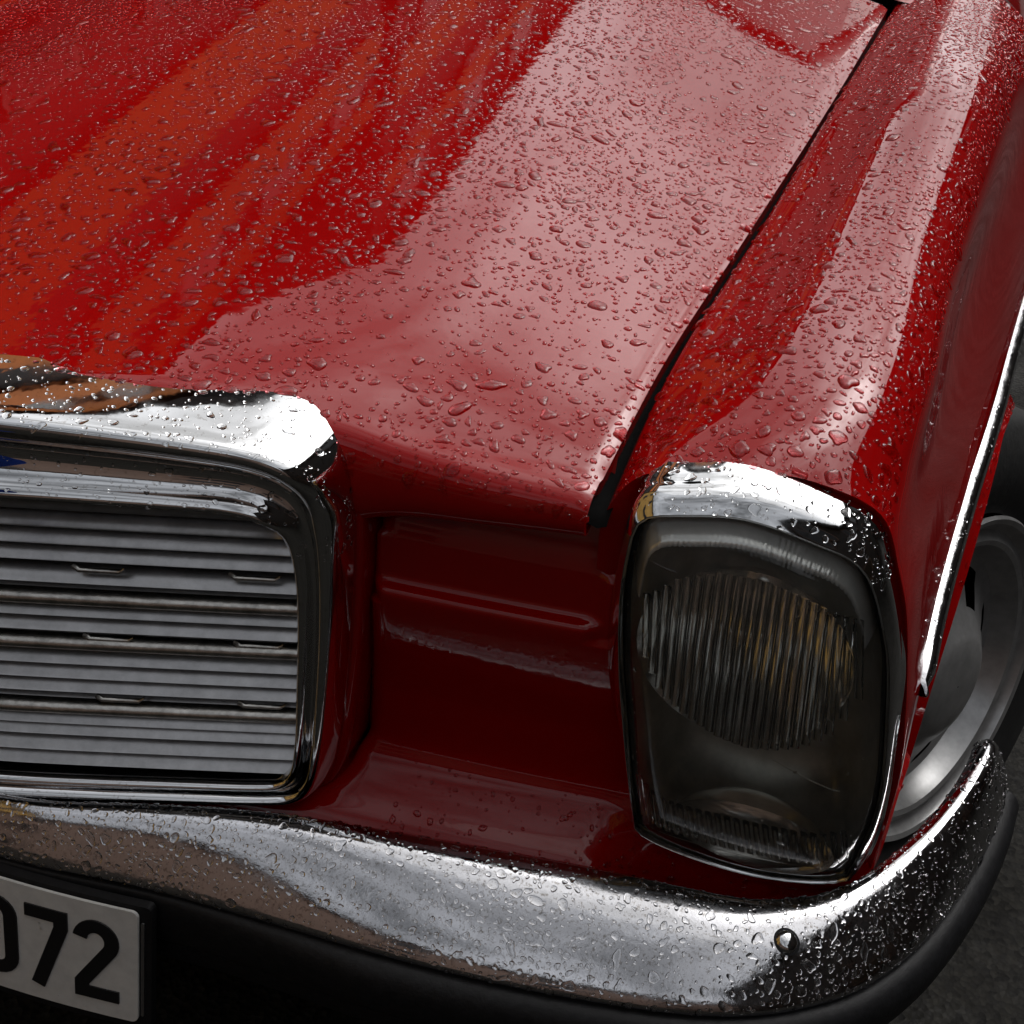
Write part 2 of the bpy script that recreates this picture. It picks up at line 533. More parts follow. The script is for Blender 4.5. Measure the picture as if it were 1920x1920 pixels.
# ---- headlight -------------------------------------------------------------
def ringpts(r, y):
    return np.stack([HC[0] + r * np.cos(th), y, HC[1] + r * np.sin(th)], 1)
top = np.clip((np.sin(th) - 0.35) / 0.5, 0, 1)
xr = lambda r: HC[0] + r * np.cos(th)
yC = Yf(xr(rC)) - 0.030 + 0.006 * (1 - top)
rings = [ringpts(rO + 0.001, Yf(xr(rO)) + 0.030), ringpts(rO + 0.0015, Yf(xr(rO)) + 0.004),
         ringpts(rO + 0.000, Yf(xr(rO)) - 0.004)]
for f in np.linspace(0.12, 1, 12):
    e = f ** 0.75
    rr = rO + (rC - rO) * (e * 0.75 + 0.25 * f ** 3)
    yy = (Yf(xr(rO)) - 0.004) * (1 - f) + yC * f
    bulge = 0.0035 * np.sin(np.pi * f)
    rings.append(ringpts(rr + bulge * top, yy - 0.3 * bulge))
rings += [ringpts(rC - 0.0015, yC - 0.0015), ringpts(rC - 0.0035, yC - 0.0005), ringpts(rC - 0.0045, yC + 0.004), ringpts(rC - 0.0045, yC + 0.02)]
headlight = grid_obj('headlight', np.stack(rings), M['chrome'], car, cv=True, flip=True, auto=70)
tag(headlight, 'tall headlight in a chrome rim')
# black seal inside the rim
gask = [ringpts(rC - 0.0035, yC + 0.010), ringpts(rC - 0.0055, yC + 0.006), ringpts(rC - 0.0075, yC + 0.007), ringpts(rC - 0.0085, yC + 0.014)]
grid_obj('seal', np.stack(gask), M['rubber'], headlight, cv=True, flip=True)
# lens: convex, with a rounded shoulder and fine ribbing along its upper edge
NL = 640
thL = np.linspace(-np.pi, np.pi, NL, endpoint=False)
rL = np.interp(thL, np.r_[th, th[0] + 2 * np.pi], np.r_[rC, rC[0]]) - 0.0050
def lens_y(x, rho):
    return Yf(x) - 0.020 - 0.036 * (1 - np.clip(rho, 0, 1) ** 5.0)
LR = []
rhos = np.concatenate([[0.001], np.linspace(0.06, 0.84, 22), np.linspace(0.85, 1.0, 20)])
for rho in rhos:
    X = HC[0] + rho * rL * np.cos(thL)
    Z = HC[1] + rho * rL * np.sin(thL)
    Y = lens_y(X, rho)
    tp = np.clip((np.sin(thL) - 0.55) / 0.2, 0, 1) * np.clip((rho - 0.86) / 0.02, 0, 1) * np.clip((0.995 - rho) / 0.02, 0, 1)
    Y = Y + tp * 0.0005 * np.sin(X * 2 * np.pi / 0.0026)
    LR.append(np.stack([X, Y, Z], 1))
lens = grid_obj('lens', np.stack(LR), M['lens'], headlight, cv=True, flip=False)
# dark lamp housing behind the lens with a round main reflector and an oval lower one
RB = []
for rho in np.linspace(1.0, 0.02, 26):
    X = HC[0] + rho * (rL[::5] - 0.002) * np.cos(thL[::5])
    Z = HC[1] + rho * (rL[::5] - 0.002) * np.sin(thL[::5])
    RB.append(np.stack([X, Yf(X) - 0.012 + 0.088 * (1 - rho ** 6), Z], 1))
shade = mat_plain('lamp_housing', (0.50, 0.49, 0.44), 0.34, 0.4, 30, 0.3)
grid_obj('housing', np.stack(RB), shade, headlight, cv=True, flip=False)
def lathe_y(name, c, prof_, mat, parent, seg=40, sx=1.0, sz=1.0):
    a = np.linspace(0, 2 * np.pi, seg, endpoint=False)
    G = np.stack([np.stack([c[0] + sx * r * np.cos(a), np.full(seg, c[1] + y), c[2] + sz * r * np.sin(a)], 1) for r, y in prof_])
    return grid_obj(name, G, mat, parent, cv=True, flip=False, auto=50)
rp = [(0.077 * f, 0.078 * (1 - f * f)) for f in np.linspace(1, 0.02, 20)]
lathe_y('reflector', (0.617, 0.006, 0.698), rp, M['reflector'], headlight, 56, 1.0, 0.97)
lathe_y('bulb', (0.617, 0.060, 0.698), [(0.0005, -0.034), (0.006, -0.032), (0.009, -0.026), (0.009, -0.005), (0.014, 0.0), (0.014, 0.03)], M['chrome'], headlight)
lathe_y('fog_reflector', (0.655, 0.040, 0.525), [(0.052, -0.030), (0.046, -0.015), (0.034, 0.0), (0.018, 0.010), (0.001, 0.013)], M['reflector'], headlight, sx=1.25, sz=0.62)
# added pale ribbed strip, standing for the sky glint on the lens shoulder
sel = np.where((thL > math.radians(52)) & (thL < math.radians(134)))[0]
FB = []
for rho, dy in ((0.995, 0.018), (0.975, 0.0145), (0.95, 0.0105), (0.925, 0.0070), (0.905, 0.0042), (0.885, 0.0025), (0.880, 0.006)):
    X = HC[0] + rho * rL[sel] * np.cos(thL[sel])
    Z = HC[1] + rho * rL[sel] * np.sin(thL[sel])
    FB.append(np.stack([X, lens_y(X, rho) + dy + 0.0007 * np.sin(X * 2 * np.pi / 0.0034), Z], 1))
grid_obj('sky_glint_strip', np.stack(FB), mat_plain('sky_glint_silver', (0.92, 0.92, 0.90), 0.22, 0.45, 60, 0.1), headlight, flip=True)

def on_lens(x, z):
    d = np.array([x - HC[0], z - HC[1]])
    rho = np.linalg.norm(d) / np.interp(np.arctan2(d[1], d[0]), thL, rL)
    return float(lens_y(x, rho)), rho
def rib(x0, z0, x1, z1, w, dep=0.0032):
    """half-round upright glass rib on the back of the lens"""
    n, k = 18, 7
    a = np.linspace(0, np.pi, k)
    G = []
    for i, t in enumerate(np.linspace(0, 1, n)):
        xx, z = x0 + t * (x1 - x0), z0 + t * (z1 - z0)
        y_, rho = on_lens(xx, z)
        if rho > 0.95:
            continue
        yb = y_ + 0.0022
        fade = min(1.0, 6 * min(i, n - 1 - i) / (n - 1) + 0.35)
        ring = np.stack([xx + 0.5 * w * np.cos(a), yb + dep * fade * np.sin(a), np.full(k, z)], 1)
        G.append(np.vstack([ring, [[xx, yb - 0.0005, z]]]))
    if len(G) > 3:
        grid_obj('rib', np.array(G), M['rib'], headlight, cv=True, flip=True)
nr = 23
for k in range(nr):
    f = (k + 0.5) / nr
    xt, xb = 0.542 + 0.148 * f, 0.549 + 0.156 * f
    zt = np.interp(xt, [.542, .564, .591, .619, .645, .668, .690], [.742, .764, .774, .773, .765, .756, .745])
    zb = np.interp(xb, [.549, .568, .594, .614, .635, .653, .671, .689, .705], [.698, .668, .650, .639, .633, .635, .641, .655, .690])
    rib(xb, zb, xt, zt, 0.152 / nr * 0.96)
nb = 23
for k in range(nb):
    f = (k + 0.5) / nb
    rib(0.568 + 0.166 * f, 0.524 - 0.013 * f, 0.558 + 0.166 * f, 0.566 - 0.014 * f, 0.166 / nb * 0.72, 0.0026)
# thin moulded lines across the lens
def lens_line(name, x0, z0, x1, z1, w=0.0007, n=24):
    G = np.zeros((n, 4, 3))
    for i, t in enumerate(np.linspace(0, 1, n)):
        x, z = x0 + t * (x1 - x0), z0 + t * (z1 - z0)
        y, rho = on_lens(x, z)
        y += 0.0003
        G[i] = [(x, y, z - w), (x, y - 0.0007, z - 0.2 * w), (x, y - 0.0007, z + 0.2 * w), (x, y, z + w)]
    grid_obj(name, G, M['rib'], headlight)
lens_line('moulded_line', 0.541, 0.772, 0.562, 0.770)
lens_line('moulded_line', 0.640, 0.762, 0.682, 0.752)
lens_line('moulded_line', 0.578, 0.521, 0.722, 0.511)
lens_line('moulded_line', 0.655, 0.628, 0.708, 0.600)

# ---- grille -----------------------------------------------------------------
Yg = lambda x: -0.1485 + 0.37 * np.sqrt(np.asarray(x) ** 2 + 0.03 ** 2)
# right half of the opening, top centre -> bottom centre, then mirrored
inn = [(0.0, 0.757), (0.12, 0.757), (0.20, 0.756), (0.245, 0.754), (0.266, 0.745), (0.276, 0.725), (0.281, 0.69), (0.281, 0.64), (0.279, 0.58), (0.277, 0.53),
       (0.273, 0.498), (0.264, 0.484), (0.245, 0.480), (0.18, 0.479), (0.09, 0.478), (0.0, 0.478)]
out = [(0.0, 0.832), (0.13, 0.829), (0.22, 0.825), (0.275, 0.818), (0.304, 0.800), (0.316, 0.768), (0.318, 0.72), (0.317, 0.66), (0.313, 0.59), (0.307, 0.52),
       (0.300, 0.482), (0.287, 0.463), (0.26, 0.458), (0.19, 0.456), (0.09, 0.455), (0.0, 0.455)]
NP = 120
def half_par(pts):
    P = np.array(pts) * np.array([1.022, 1.0])
    t = np.arange(len(P))
    q = np.linspace(0, len(P) - 1, NP)
    return np.stack([spl(t, P[:, 0])(q), spl(t, P[:, 1])(q)], 1)
I_, O_ = half_par(inn), half_par(out)
q = np.linspace(0, len(inn) - 1, NP)
wt = np.clip((5.2 - q) / 1.6, 0, 1); wt = wt * wt * (3 - 2 * wt)            # 1 = top member, 0 = side and bottom
pt = np.array([(0, .030), (0, .002), (.03, -.008), (.07, -.013), (.12, -.0125), (.17, -.006), (.22, .000), (.32, .004), (.44, .003), (.55, -.004), (.62, -.013), (.66, -.019),
               (.72, -.0215), (.78, -.0245), (.84, -.0255), (.885, -.0235), (.915, -.016), (.937, -.004), (.957, .010), (.985, .034), (1.0, .060)])
ps = np.array([(0, .030), (0, .004), (.06, -.002), (.14, -.006), (.22, -.006), (.30, -.002), (.36, .001), (.42, .0005), (.48, -.004), (.54, -.008), (.60, -.0105), (.66, -.0115),
               (.72, -.0115), (.77, -.0105), (.82, -.008), (.87, -.004), (.92, .001), (.95, .007), (.98, .016), (1.0, .028), (1.0, .045)])
half = []
for i in range(NP):
    pr = pt * wt[i] + ps * (1 - wt[i])
    cf = 1 - np.clip((0.28 - I_[i, 0]) / 0.2, 0, 1) * wt[i]                # the top member leans back towards the middle
    lean = np.clip((pr[:, 0] - 0.3) / 0.4, 0, 1)
    pr = pr.copy()
    pr[:, 1] += 0.016 * (1 - cf) * lean
    P2 = I_[i] + (O_[i] - I_[i]) * pr[:, :1]
    half.append(np.stack([P2[:, 0], Yg(P2[:, 0]) + pr[:, 1], P2[:, 1]], 1))
half = np.stack(half)
mirr = half[::-1].copy(); mirr[..., 0] *= -1
SH = np.concatenate([half, mirr[1:-1]], 0)
grille = grid_obj('grille', SH, M['chrome'], car, cu=True, flip=True, auto=75)
tag(grille, 'chrome framed radiator grille with horizontal slats')
# red frame of the bonnet that carries the grille shell
fr = []
for i in range(NP):
    d = O_[i] - np.array([0.0, 0.64]); d = d / np.linalg.norm(d)
    ofs = lambda k: O_[i] + d * k
    y0 = float(Yg(O_[i, 0]))
    prf = [(-0.006, 0.018), (0.001, 0.016), (0.003, 0.017), (0.0045, 0.020), (0.005, 0.026), (0.005, 0.09)]
    fr.append([(ofs(k)[0], y0 + dy, ofs(k)[1]) for k, dy in prf])
fr = np.array(fr)
lo = np.linspace(0, 1, NP) > 0.30
fr = fr[lo]
mf = fr[::-1].copy(); mf[..., 0] *= -1
surround = grid_obj('grille_surround', np.concatenate([fr, mf[1:]], 0), M['paint'], car, flip=True)
# slats
def slat_obj(name, zb, x_lim, prof2, mat, n=60):
    xsn = np.linspace(-x_lim, x_lim, n)
    G = np.stack([np.stack([xsn, Yg(xsn) + 0.006 + dy, np.full(n, zb) + dz], 1) for dy, dz in prof2])
    return grid_obj(name, G, mat, grille, cv=False, flip=False, auto=40)
slat_prof = [(0.036, 0.0165), (0.026, 0.0150), (0.016, 0.0120), (0.008, 0.0078), (0.0025, 0.0034), (0.0008, 0.0016), (-0.0004, 0.0008), (0.0006, 0.0), (0.010, 0.0030), (0.030, 0.010)]
bar_prof = [(0.012, 0.0085), (0.002, 0.0090), (-0.003, 0.0080), (-0.0055, 0.005), (-0.0058, 0.002), (-0.004, -0.0005), (0.0, -0.0015), (0.012, -0.001)]
lim = lambda z: float(np.interp(z, [0.478, 0.50, 0.53, 0.58, 0.64, 0.69, 0.725, 0.745, 0.757], [0.262, 0.275, 0.279, 0.281, 0.283, 0.283, 0.279, 0.270, 0.25])) + 0.010
for z in (.7425, .727, .712, .697, .6765, .6445, .630, .5965, .5815, .567,   .532, .5195, .5015, .485, .6620, .6180, .5500):
    slat_obj('slat', z, lim(z), slat_prof, M['slat'])
for z in (.6595, .6155, .5475):
    slat_obj('crossbar', z, lim(z), bar_prof, M['bar'])
# dark radiator core behind the slats
core = np.array([[[x, float(Yg(x)) + 0.045, z] for z in (0.46, 0.78)] for x in np.linspace(-0.29, 0.29, 16)])
grid_obj('radiator_core', core, M['black'], grille, flip=True)
# small wire clips below some slats
def clip(xc, z):
    w = 0.018
    pts = [(-w, 0.004), (-w * 0.78, 0.0), (w * 0.78, 0.0), (w, 0.004)]
    G = np.array([[(xc + a, float(Yg(xc + a)) + 0.004 + dy, z + b + dz) for dy, dz in ((0.004, 0.0012), (0.0, 0.0012), (0.0, -0.0008), (0.004, -0.0008))] for a, b in pts])
    grid_obj('clip', G, M['bar'], grille)
for z, a, b in ((0.690, 0.150, 0.258), (0.624, 0.150, 0.258), (0.561, 0.152, 0.258)):
    clip(a, z); clip(b, z)
# enamel badge on the top member
a = np.linspace(0, 2 * np.pi, 40, endpoint=False)
def disc(rx, rz, y0, bul, n=5):
    return np.stack([np.stack([0.060 * 0 + rx * f * np.cos(a) , np.full(40, y0) + float(Yg(0)) - bul * (1 - f * f), 0.788 + rz * f * np.sin(a)], 1) for f in np.linspace(1, 0.01, n)])
badge = grid_obj('badge', disc(0.112, 0.0155, -0.004, 0.004), M['enamel'], grille, cv=True, flip=False)
a = np.linspace(0, 2 * np.pi, 40, endpoint=False)
grid_obj('badge_band', np.stack([np.stack([0.06 * f * np.cos(a) + 0.03, np.full(40, float(Yg(0)) - 0.0085 - 0.001 * (1 - f)), 0.796 + 0.003 * f * np.sin(a)], 1) for f in (1, .5, .02)]), M['orange'], badge, cv=True)

# ---- bumper -----------------------------------------------------------------
path = cat([(0.0, -0.172), (0.10, -0.166), (0.21, -0.150), (0.30, -0.141), (0.393, -0.133), (0.46, -0.126), (0.522, -0.117), (0.58, -0.106), (0.630, -0.094), (0.675, -0.078), (0.715, -0.056),
            (0.756, -0.024), (0.794, 0.024), (0.824, 0.080), (0.848, 0.140), (0.866, 0.200), (0.876, 0.250)], 150)
tan = np.gradient(path, axis=0); tan /= np.linalg.norm(tan, axis=1)[:, None]
nrm = np.stack([tan[:, 1], -tan[:, 0]], 1)             # outwards
sarc = np.concatenate([[0], np.cumsum(np.linalg.norm(np.diff(path, axis=0), axis=1))])
ztop = spl([0, .1, .2, .3, .4, .5, .62, .72, .80, .90, 1.1], [.462, .470, .480, .488, .490, .491, .490, .485, .486, .493, .500])
depth = spl([0, .1, .2, .3, .4, .55, .65, .75, .85, 1.0, 1.2], [.026, .030, .042, .058, .074, .082, .076, .062, .047, .033, .026])
zlow = spl([0, .15, .28, .42, .55, 1.2], [.428, .428, .430, .438, .440, .438])
push = spl([0, .15, .28, .42, .55, .75, .9, 1.2], [0, 0, .002, .010, .012, .011, .006, .000])
ends = np.clip((sarc[-1] - sarc) / 0.05, 0, 1)
endr = np.sqrt(np.clip(1 - (1 - ends) ** 2, 0, 1))
def sweep(prof_, rnd=True):
    G = []
    for i in range(len(path)):
        x, y = path[i] + nrm[i] * float(push(min(sarc[i], 1.2)))
        zl = float(zlow(min(sarc[i], 1.2)))
        zt, d = float(ztop(min(sarc[i], 1.1))), float(depth(min(sarc[i], 1.1)))
        row = []
        for o_, z_ in prof_(zt, d, zl):
            if not rnd:
                o_ *= 0.25 + 0.75 * min(1, max(0, (x - 0.20) / 0.2))
            if rnd:
                zc = 0.40
                z_ = zc + (z_ - zc) * (0.84 + 0.16 * endr[i])
            row.append((x + nrm[i, 0] * o_, y + nrm[i, 1] * o_, z_))
        G.append(row)
    G = np.array(G)
    mm = G[::-1].copy(); mm[..., 0] *= -1
    return np.concatenate([mm[:-1], G], 0)
def chrome_prof(zt, d, zl):
    h = zt - zl
    c = [(-d - 0.012, zt - 0.014), (-d - 0.006, zt - 0.003), (-d, zt), (-d * 0.84, zt - 0.02 * h), (-d * 0.62, zt - 0.15 * h), (-d * 0.38, zt - 0.37 * h),
         (-d * 0.16, zt - 0.62 * h), (-d * 0.03, zt - 0.82 * h), (0.0005, zt - 0.94 * h), (-0.002, zl), (-0.010, zl - 0.004)]
    return cat(c, 30)
BG = sweep(chrome_prof)
bumper = grid_obj('bumper', BG, M['worn'], car, flip=True, auto=70)
tag(bumper, 'wet chrome front bumper with black rubber strip')
def rub_prof(zt, d, zl):
    return np.array([0, zl - 0.428]) + cat([(-0.012, 0.4265), (0.004, 0.4255), (0.012, 0.420), (0.0165, 0.408), (0.0165, 0.390), (0.012, 0.376), (0.0, 0.370), (-0.012, 0.369)], 22)
rubber = grid_obj('rubber_strip', sweep(rub_prof, False), M['rubber'], bumper, flip=True, auto=70)
def low_prof(zt, d, zl):
    return cat([(-0.006, 0.372), (-0.003, 0.360), (-0.008, 0.335), (-0.030, 0.315), (-0.060, 0.312)], 14)
lower = grid_obj('lower_blade', sweep(low_prof), M['rubber'], bumper, flip=False)
# carriage bolt with washer ring
bi = int(np.argmin(np.abs(path[:, 0] - 0.714)))
bx, by = path[bi]
k = len(path) - 1 + bi
ring = BG[k]
sec = int(np.argmin(np.abs(ring[:, 2] - 0.476)))
bp = Vector(ring[sec])
du = Vector(BG[k + 1, sec] - BG[k - 1, sec]).normalized()
dv = Vector(BG[k, sec + 1] - BG[k, sec - 1]).normalized()
bn = du.cross(dv).normalized()
if bn.y > 0: bn = -bn
def cap(name, r, h, mat, parent, lift):
    a = np.linspace(0, 2 * np.pi, 28, endpoint=False)
    G = []
    for f in np.linspace(1, 0.01, 7):
        G.append([tuple(bp + du * (r * f * math.cos(t)) + dv * (r * f * math.sin(t)) + bn * (lift + h * math.sqrt(max(0, 1 - f * f)))) for t in a])
    return grid_obj(name, np.array(G), mat, parent, cv=True)
cap('washer', 0.0104, 0.0010, M['rubber'], bumper, 0.0)
cap('bolt', 0.0085, 0.0036, M['chrome'], bumper, 0.0006)
# support bracket
br = box('bracket', (0.262, -0.105, 0.392), (0.055, 0.03, 0.006), M['bar'], bumper, 0.002, (math.radians(25), 0, math.radians(8)))

# ---- number plate ------------------------------------------------------------
PW, ZT, ZB = 0.207, 0.421, 0.302
def plate_pt(x, z, lift=0.0):
    t = (ZT - z) / (ZT - ZB)
    return (x, -0.181 + 0.37 * x * x - 0.020 * t - lift, z)
def plate_grid(x0, x1, z0, z1, lift, nx=24, nz=4, rc=0.0):
    return np.array([[plate_pt(x, z, lift) for z in np.linspace(z0, z1, nz)] for x in np.linspace(x0, x1, nx)])
def solid_plate(name, x0, x1, z0, z1, l0, l1, mat, parent, rc):
    # outline with rounded corners, extruded between two lifts
    pts = []
    for cx, cz, a0 in ((x1 - rc, z1 - rc, 0), (x0 + rc, z1 - rc, 90), (x0 + rc, z0 + rc, 180), (x1 - rc, z0 + rc, 270)):
        for k_ in range(7):
            aa = math.radians(a0 + 15 * k_)
            pts.append((cx + rc * math.cos(aa), cz + rc * math.sin(aa)))
    nx = 30
    # horizontal refinement by strips
    V, F = [], []
    xs_ = np.sort(np.concatenate([np.linspace(x0, x1, nx - 12), x0 + rc * (1 - np.cos(np.linspace(0.25, 1.5, 6))), x1 - rc * (1 - np.cos(np.linspace(0.25, 1.5, 6)))]))
    P = np.array(pts)
    def span(x):
        dzl = 0.0
        e = min(x - x0, x1 - x)
        if e < rc:
            dzl = rc - math.sqrt(max(0, rc * rc - (rc - e) ** 2))
        return z0 + dzl, z1 - dzl
    for x in xs_:
        a_, b_ = span(x)
        for l in (l0, l1):
            for z in (a_, b_):
                V.append(plate_pt(x, z, l))
    for i in range(nx - 1):
        b0, b1 = 4 * i, 4 * (i + 1)
        F += [(b0 + 2, b1 + 2, b1 + 3, b0 + 3), (b0, b0 + 1, b1 + 1, b1), (b0 + 1, b0 + 3, b1 + 3, b1 + 1), (b0, b1, b1 + 2, b0 + 2)]
    F += [(0, 2, 3, 1), (4 * nx - 4, 4 * nx - 3, 4 * nx - 1, 4 * nx - 2)]
    return link(name, mesh_from(name, V, F, smooth=False), mat, parent)
number_plate = solid_plate('number_plate', -PW, PW, ZB, ZT, 0.0, 0.0022, M['plate'], car, 0.006)
tag(number_plate, 'white number plate with black figures 072')
solid_plate('plate_holder', -PW - 0.009, PW + 0.010, ZB - 0.010, ZT + 0.004, -0.008, -0.0008, M['rubber'], number_plate, 0.006)
solid_plate('plate_edge', PW + 0.0015, PW + 0.0042, ZB + 0.006, ZT - 0.012, -0.0007, 0.0004, M['slat'], number_plate, 0.001)

def stroke_digit(name, line, w, closed=False):
    """flat embossed figure: a polyline stroked to width w, in plate coordinates"""
    P = np.array(line, float)
    n = len(P)
    L, R = [], []
    for i in range(n):
        a_ = P[(i - 1) % n] if (closed or i > 0) else P[i]
        b_ = P[(i + 1) % n] if (closed or i < n - 1) else P[i]
        t0 = P[i] - a_; t1 = b_ - P[i]
        n0 = np.linalg.norm(t0); n1 = np.linalg.norm(t1)
        t0 = t0 / n0 if n0 > 1e-9 else t1 / n1
        t1 = t1 / n1 if n1 > 1e-9 else t0
        m_ = t0 + t1; m_ /= np.linalg.norm(m_)
        nn = np.array([-m_[1], m_[0]])
        sc = 1 / max(0.35, float(nn @ np.array([-t0[1], t0[0]])))
        L.append(P[i] + nn * w / 2 * sc); R.append(P[i] - nn * w / 2 * sc)
    V, F = [], []
    for l, r in zip(L, R):
        for p_, lift in ((l, 0.0018), (l, 0.0034), (r, 0.0034), (r, 0.0018)):
            V.append(plate_pt(p_[0], p_[1], lift))
    m_ = n if closed else n - 1
    for i in range(m_):
        a_, b_ = 4 * i, 4 * ((i + 1) % n)
        for j in range(3):
            F.append((a_ + j, a_ + j + 1, b_ + j + 1, b_ + j))
    if not closed:
        F += [(0, 3, 2, 1), (4 * n - 4, 4 * n - 3, 4 * n - 2, 4 * n - 1)]
    return link(name, mesh_from(name, V, F, smooth=False), M['ink'], number_plate)
dz0, dz1, sw = 0.3195, 0.4040, 0.0125
zm = lambda f: dz0 + sw / 2 + f * (dz1 - dz0 - sw)
def arc(cx, cz, rx, rz, a0, a1, n=12):
    return [(cx + rx * math.cos(math.radians(t)), cz + rz * math.sin(math.radians(t))) for t in np.linspace(a0, a1, n)]
def rr0(cx):
    w_ = 0.0145
    return arc(cx, zm(1) - w_, w_, w_, 0, 180) + arc(cx, zm(0) + w_, w_, w_, 180, 360)
stroke_digit('digit', rr0(0.0790), sw, True)                       # 0
x7 = 0.1075
stroke_digit('digit', [(x7, zm(1)), (x7 + 0.0325, zm(1)), (x7 + 0.0325, zm(1) - 0.012), (x7 + 0.010, zm(0) - sw / 2)], sw)
x2 = 0.1715
stroke_digit('digit', arc(x2 - 0.0005, zm(1) - 0.0155, 0.0140, 0.0155, 172, -28, 18) + [(x2 - 0.0135, zm(0) + 0.010), (x2 - 0.0135, zm(0)), (x2 + 0.0195, zm(0))], sw)

# ---- chrome strip on the wing side ---------------------------------------------
tpath = []
for y in np.linspace(0.125, 1.28, 60):
    z = float(np.interp(y, [0.10, 0.30, 0.484, 0.85, 1.3], [0.622, 0.645, 0.664, 0.690, 0.700]))
    tpath.append((fender_at(y, z), y, z))
tpath = np.array(tpath)
from numpy import convolve
sm = np.convolve(np.pad(tpath[:, 0], 4, 'edge'), np.ones(9) / 9, 'valid')
tpath[:, 0] = sm
TG = []
for i, p in enumerate(tpath):
    s = 0.35 + 0.65 * min(1.0, (p[1] - 0.124) / 0.022) ** 0.5
    hh, dd = 0.0155 * s + 0.0006, 0.0085 * s + 0.0004
    TG.append([(p[0] - 0.006, p[1], p[2] + hh)] + [(p[0] - 0.001 + dd * math.sin(t), p[1] - 0.15 * dd * math.sin(t), p[2] + hh * math.cos(t) * 0.95) for t in np.linspace(0.12, math.pi - 0.12, 11)]
              + [(p[0] - 0.006, p[1], p[2] - hh)])
tip = np.array(TG[0]).mean(0) + np.array([0.003, -0.010, -0.002])
TG = [[tuple(tip * 0.9 + np.array(q_) * 0.1) for q_ in TG[0]], [tuple(tip * 0.45 + np.array(q_) * 0.55 + np.array([0.0015, -0.002, 0])) for q_ in TG[0]]] + TG
side_trim = grid_obj('side_trim', np.array(TG), M['worn'], car, flip=True)
tag(side_trim, 'chrome side strip with pointed tip')

# ---- wheel -----------------------------------------------------------------------
wheel = empty('wheel', tuple(WHEEL), car)
wheel.rotation_euler = (0, math.radians(-10), math.radians(-30))      # on lock, leaning with the castor
def lathe_x(name, prof_, mat, parent, seg=72, skip=None, auto=40):
    """profile (axial outward = +x, radius)"""
    a = np.linspace(0, 2 * np.pi, seg, endpoint=False)
    G = np.stack([np.stack([np.full(seg, ax), r * np.cos(a), r * np.sin(a)], 1) for ax, r in prof_])
    nu, nv = G.shape[:2]
    F = []
    for f in grid_faces(nu, nv, False, True, True):
        i, j = f[0] // nv, f[0] % nv
        if skip and skip(i, j):
            continue
        F.append(f)
    return link(name, mesh_from(name, G.reshape(-1, 3), F, auto=auto), mat, parent)
lathe_x('tyre', [(-0.17, 0.200), (-0.18, 0.22), (-0.185, 0.26), (-0.18, 0.310), (-0.165, 0.328), (-0.13, 0.335), (-0.05, 0.335), (-0.015, 0.328), (0.0, 0.310), (0.006, 0.26), (0.002, 0.225), (-0.006, 0.208)], M['tyre'], wheel)
rimp = [(-0.004, 0.188), (0.004, 0.192), (0.008, 0.189), (0.006, 0.183), (-0.003, 0.179), (-0.006, 0.174), (-0.004, 0.168), (0.0, 0.163), (-0.002, 0.157), (-0.012, 0.152), (-0.022, 0.148), (-0.030, 0.143), (-0.030, 0.128),
        (-0.024, 0.114), (-0.016, 0.100), (-0.008, 0.085), (0.0, 0.075), (0.004, 0.066), (0.010, 0.060), (0.014, 0.05), (0.016, 0.03), (0.017, 0.001)]
rimp = [(ax, r * 1.085) for ax, r in rimp]
rim = lathe_x('rim', rimp, M['rim'], wheel, 120, skip=lambda i, j: (i in (12, 13, 14) and (j % 15) < 6))
lathe_x('brake_drum', [(-0.06, 0.193), (-0.055, 0.15), (-0.05, 0.05), (-0.05, 0.001)], M['black'], wheel)

# ---- scuttle, windscreen and roof behind the bonnet --------------------------------
cw = []
for x in np.linspace(-0.70, 0.70, 30):
    u = x / 0.70
    cw.append([(x, 1.200 + 0.035 * (1 - u * u) - 0.0, float(zs_f(1.2)) + 0.040 * (1 - u * u) - 0.006), (x, 1.27 + 0.03 * (1 - u * u), 0.970 + 0.045 * (1 - u * u)), (x, 1.36 + 0.03 * (1 - u * u), 0.985 + 0.045 * (1 - u * u))])
grid_obj('scuttle', np.array(cw), M['paint'], car, flip=True)
ws = []
for t in np.linspace(0, 1, 12):
    w = 0.66 - 0.12 * t
    ws.append([(w * u, 1.36 + 0.42 * t + 0.09 * (1 - u * u), 0.985 + 0.40 * t + 0.045 * (1 - u * u) * (1 - 0.3 * t)) for u in np.linspace(-1, 1, 24)])
windscreen = grid_obj('windscreen', np.array(ws), M['screen'], car, flip=True)
for s in (-1, 1):
    fr_ = []
    for t in np.linspace(-0.03, 1.03, 12):
        w = 0.66 - 0.12 * t
        c = np.array([s * w, 1.36 + 0.42 * t, 0.985 + 0.40 * t])
        fr_.append([c + np.array([s * 0.03 * math.cos(b) - s * 0.002, 0.035 * math.sin(b), 0.018 * math.sin(b + 0.6)]) for b in np.linspace(0, 2 * math.pi, 10, endpoint=False)])
    grid_obj('windscreen_pillar', np.array(fr_), M['paint'], car, cv=True, flip=s > 0)
rf = []
for y in np.linspace(1.78, 3.4, 16):
    f = (y - 1.78) / 1.62
    rf.append([(0.56 * u, y + 0.09 * (1 - u * u) * (1 - f), 1.385 + 0.05 * math.sin(math.pi * (0.08 + 0.6 * f)) + 0.035 * (1 - u ** 4)) for u in np.linspace(-1, 1, 24)])
grid_obj('roof', np.array(rf), M['paint'], car, flip=True)
box('rear_sky_block', (0, 3.30, 0.98), (1.10, 0.08, 0.86), M['black'], car, 0.02)  # added black panel, hides the sky through the open cabin back
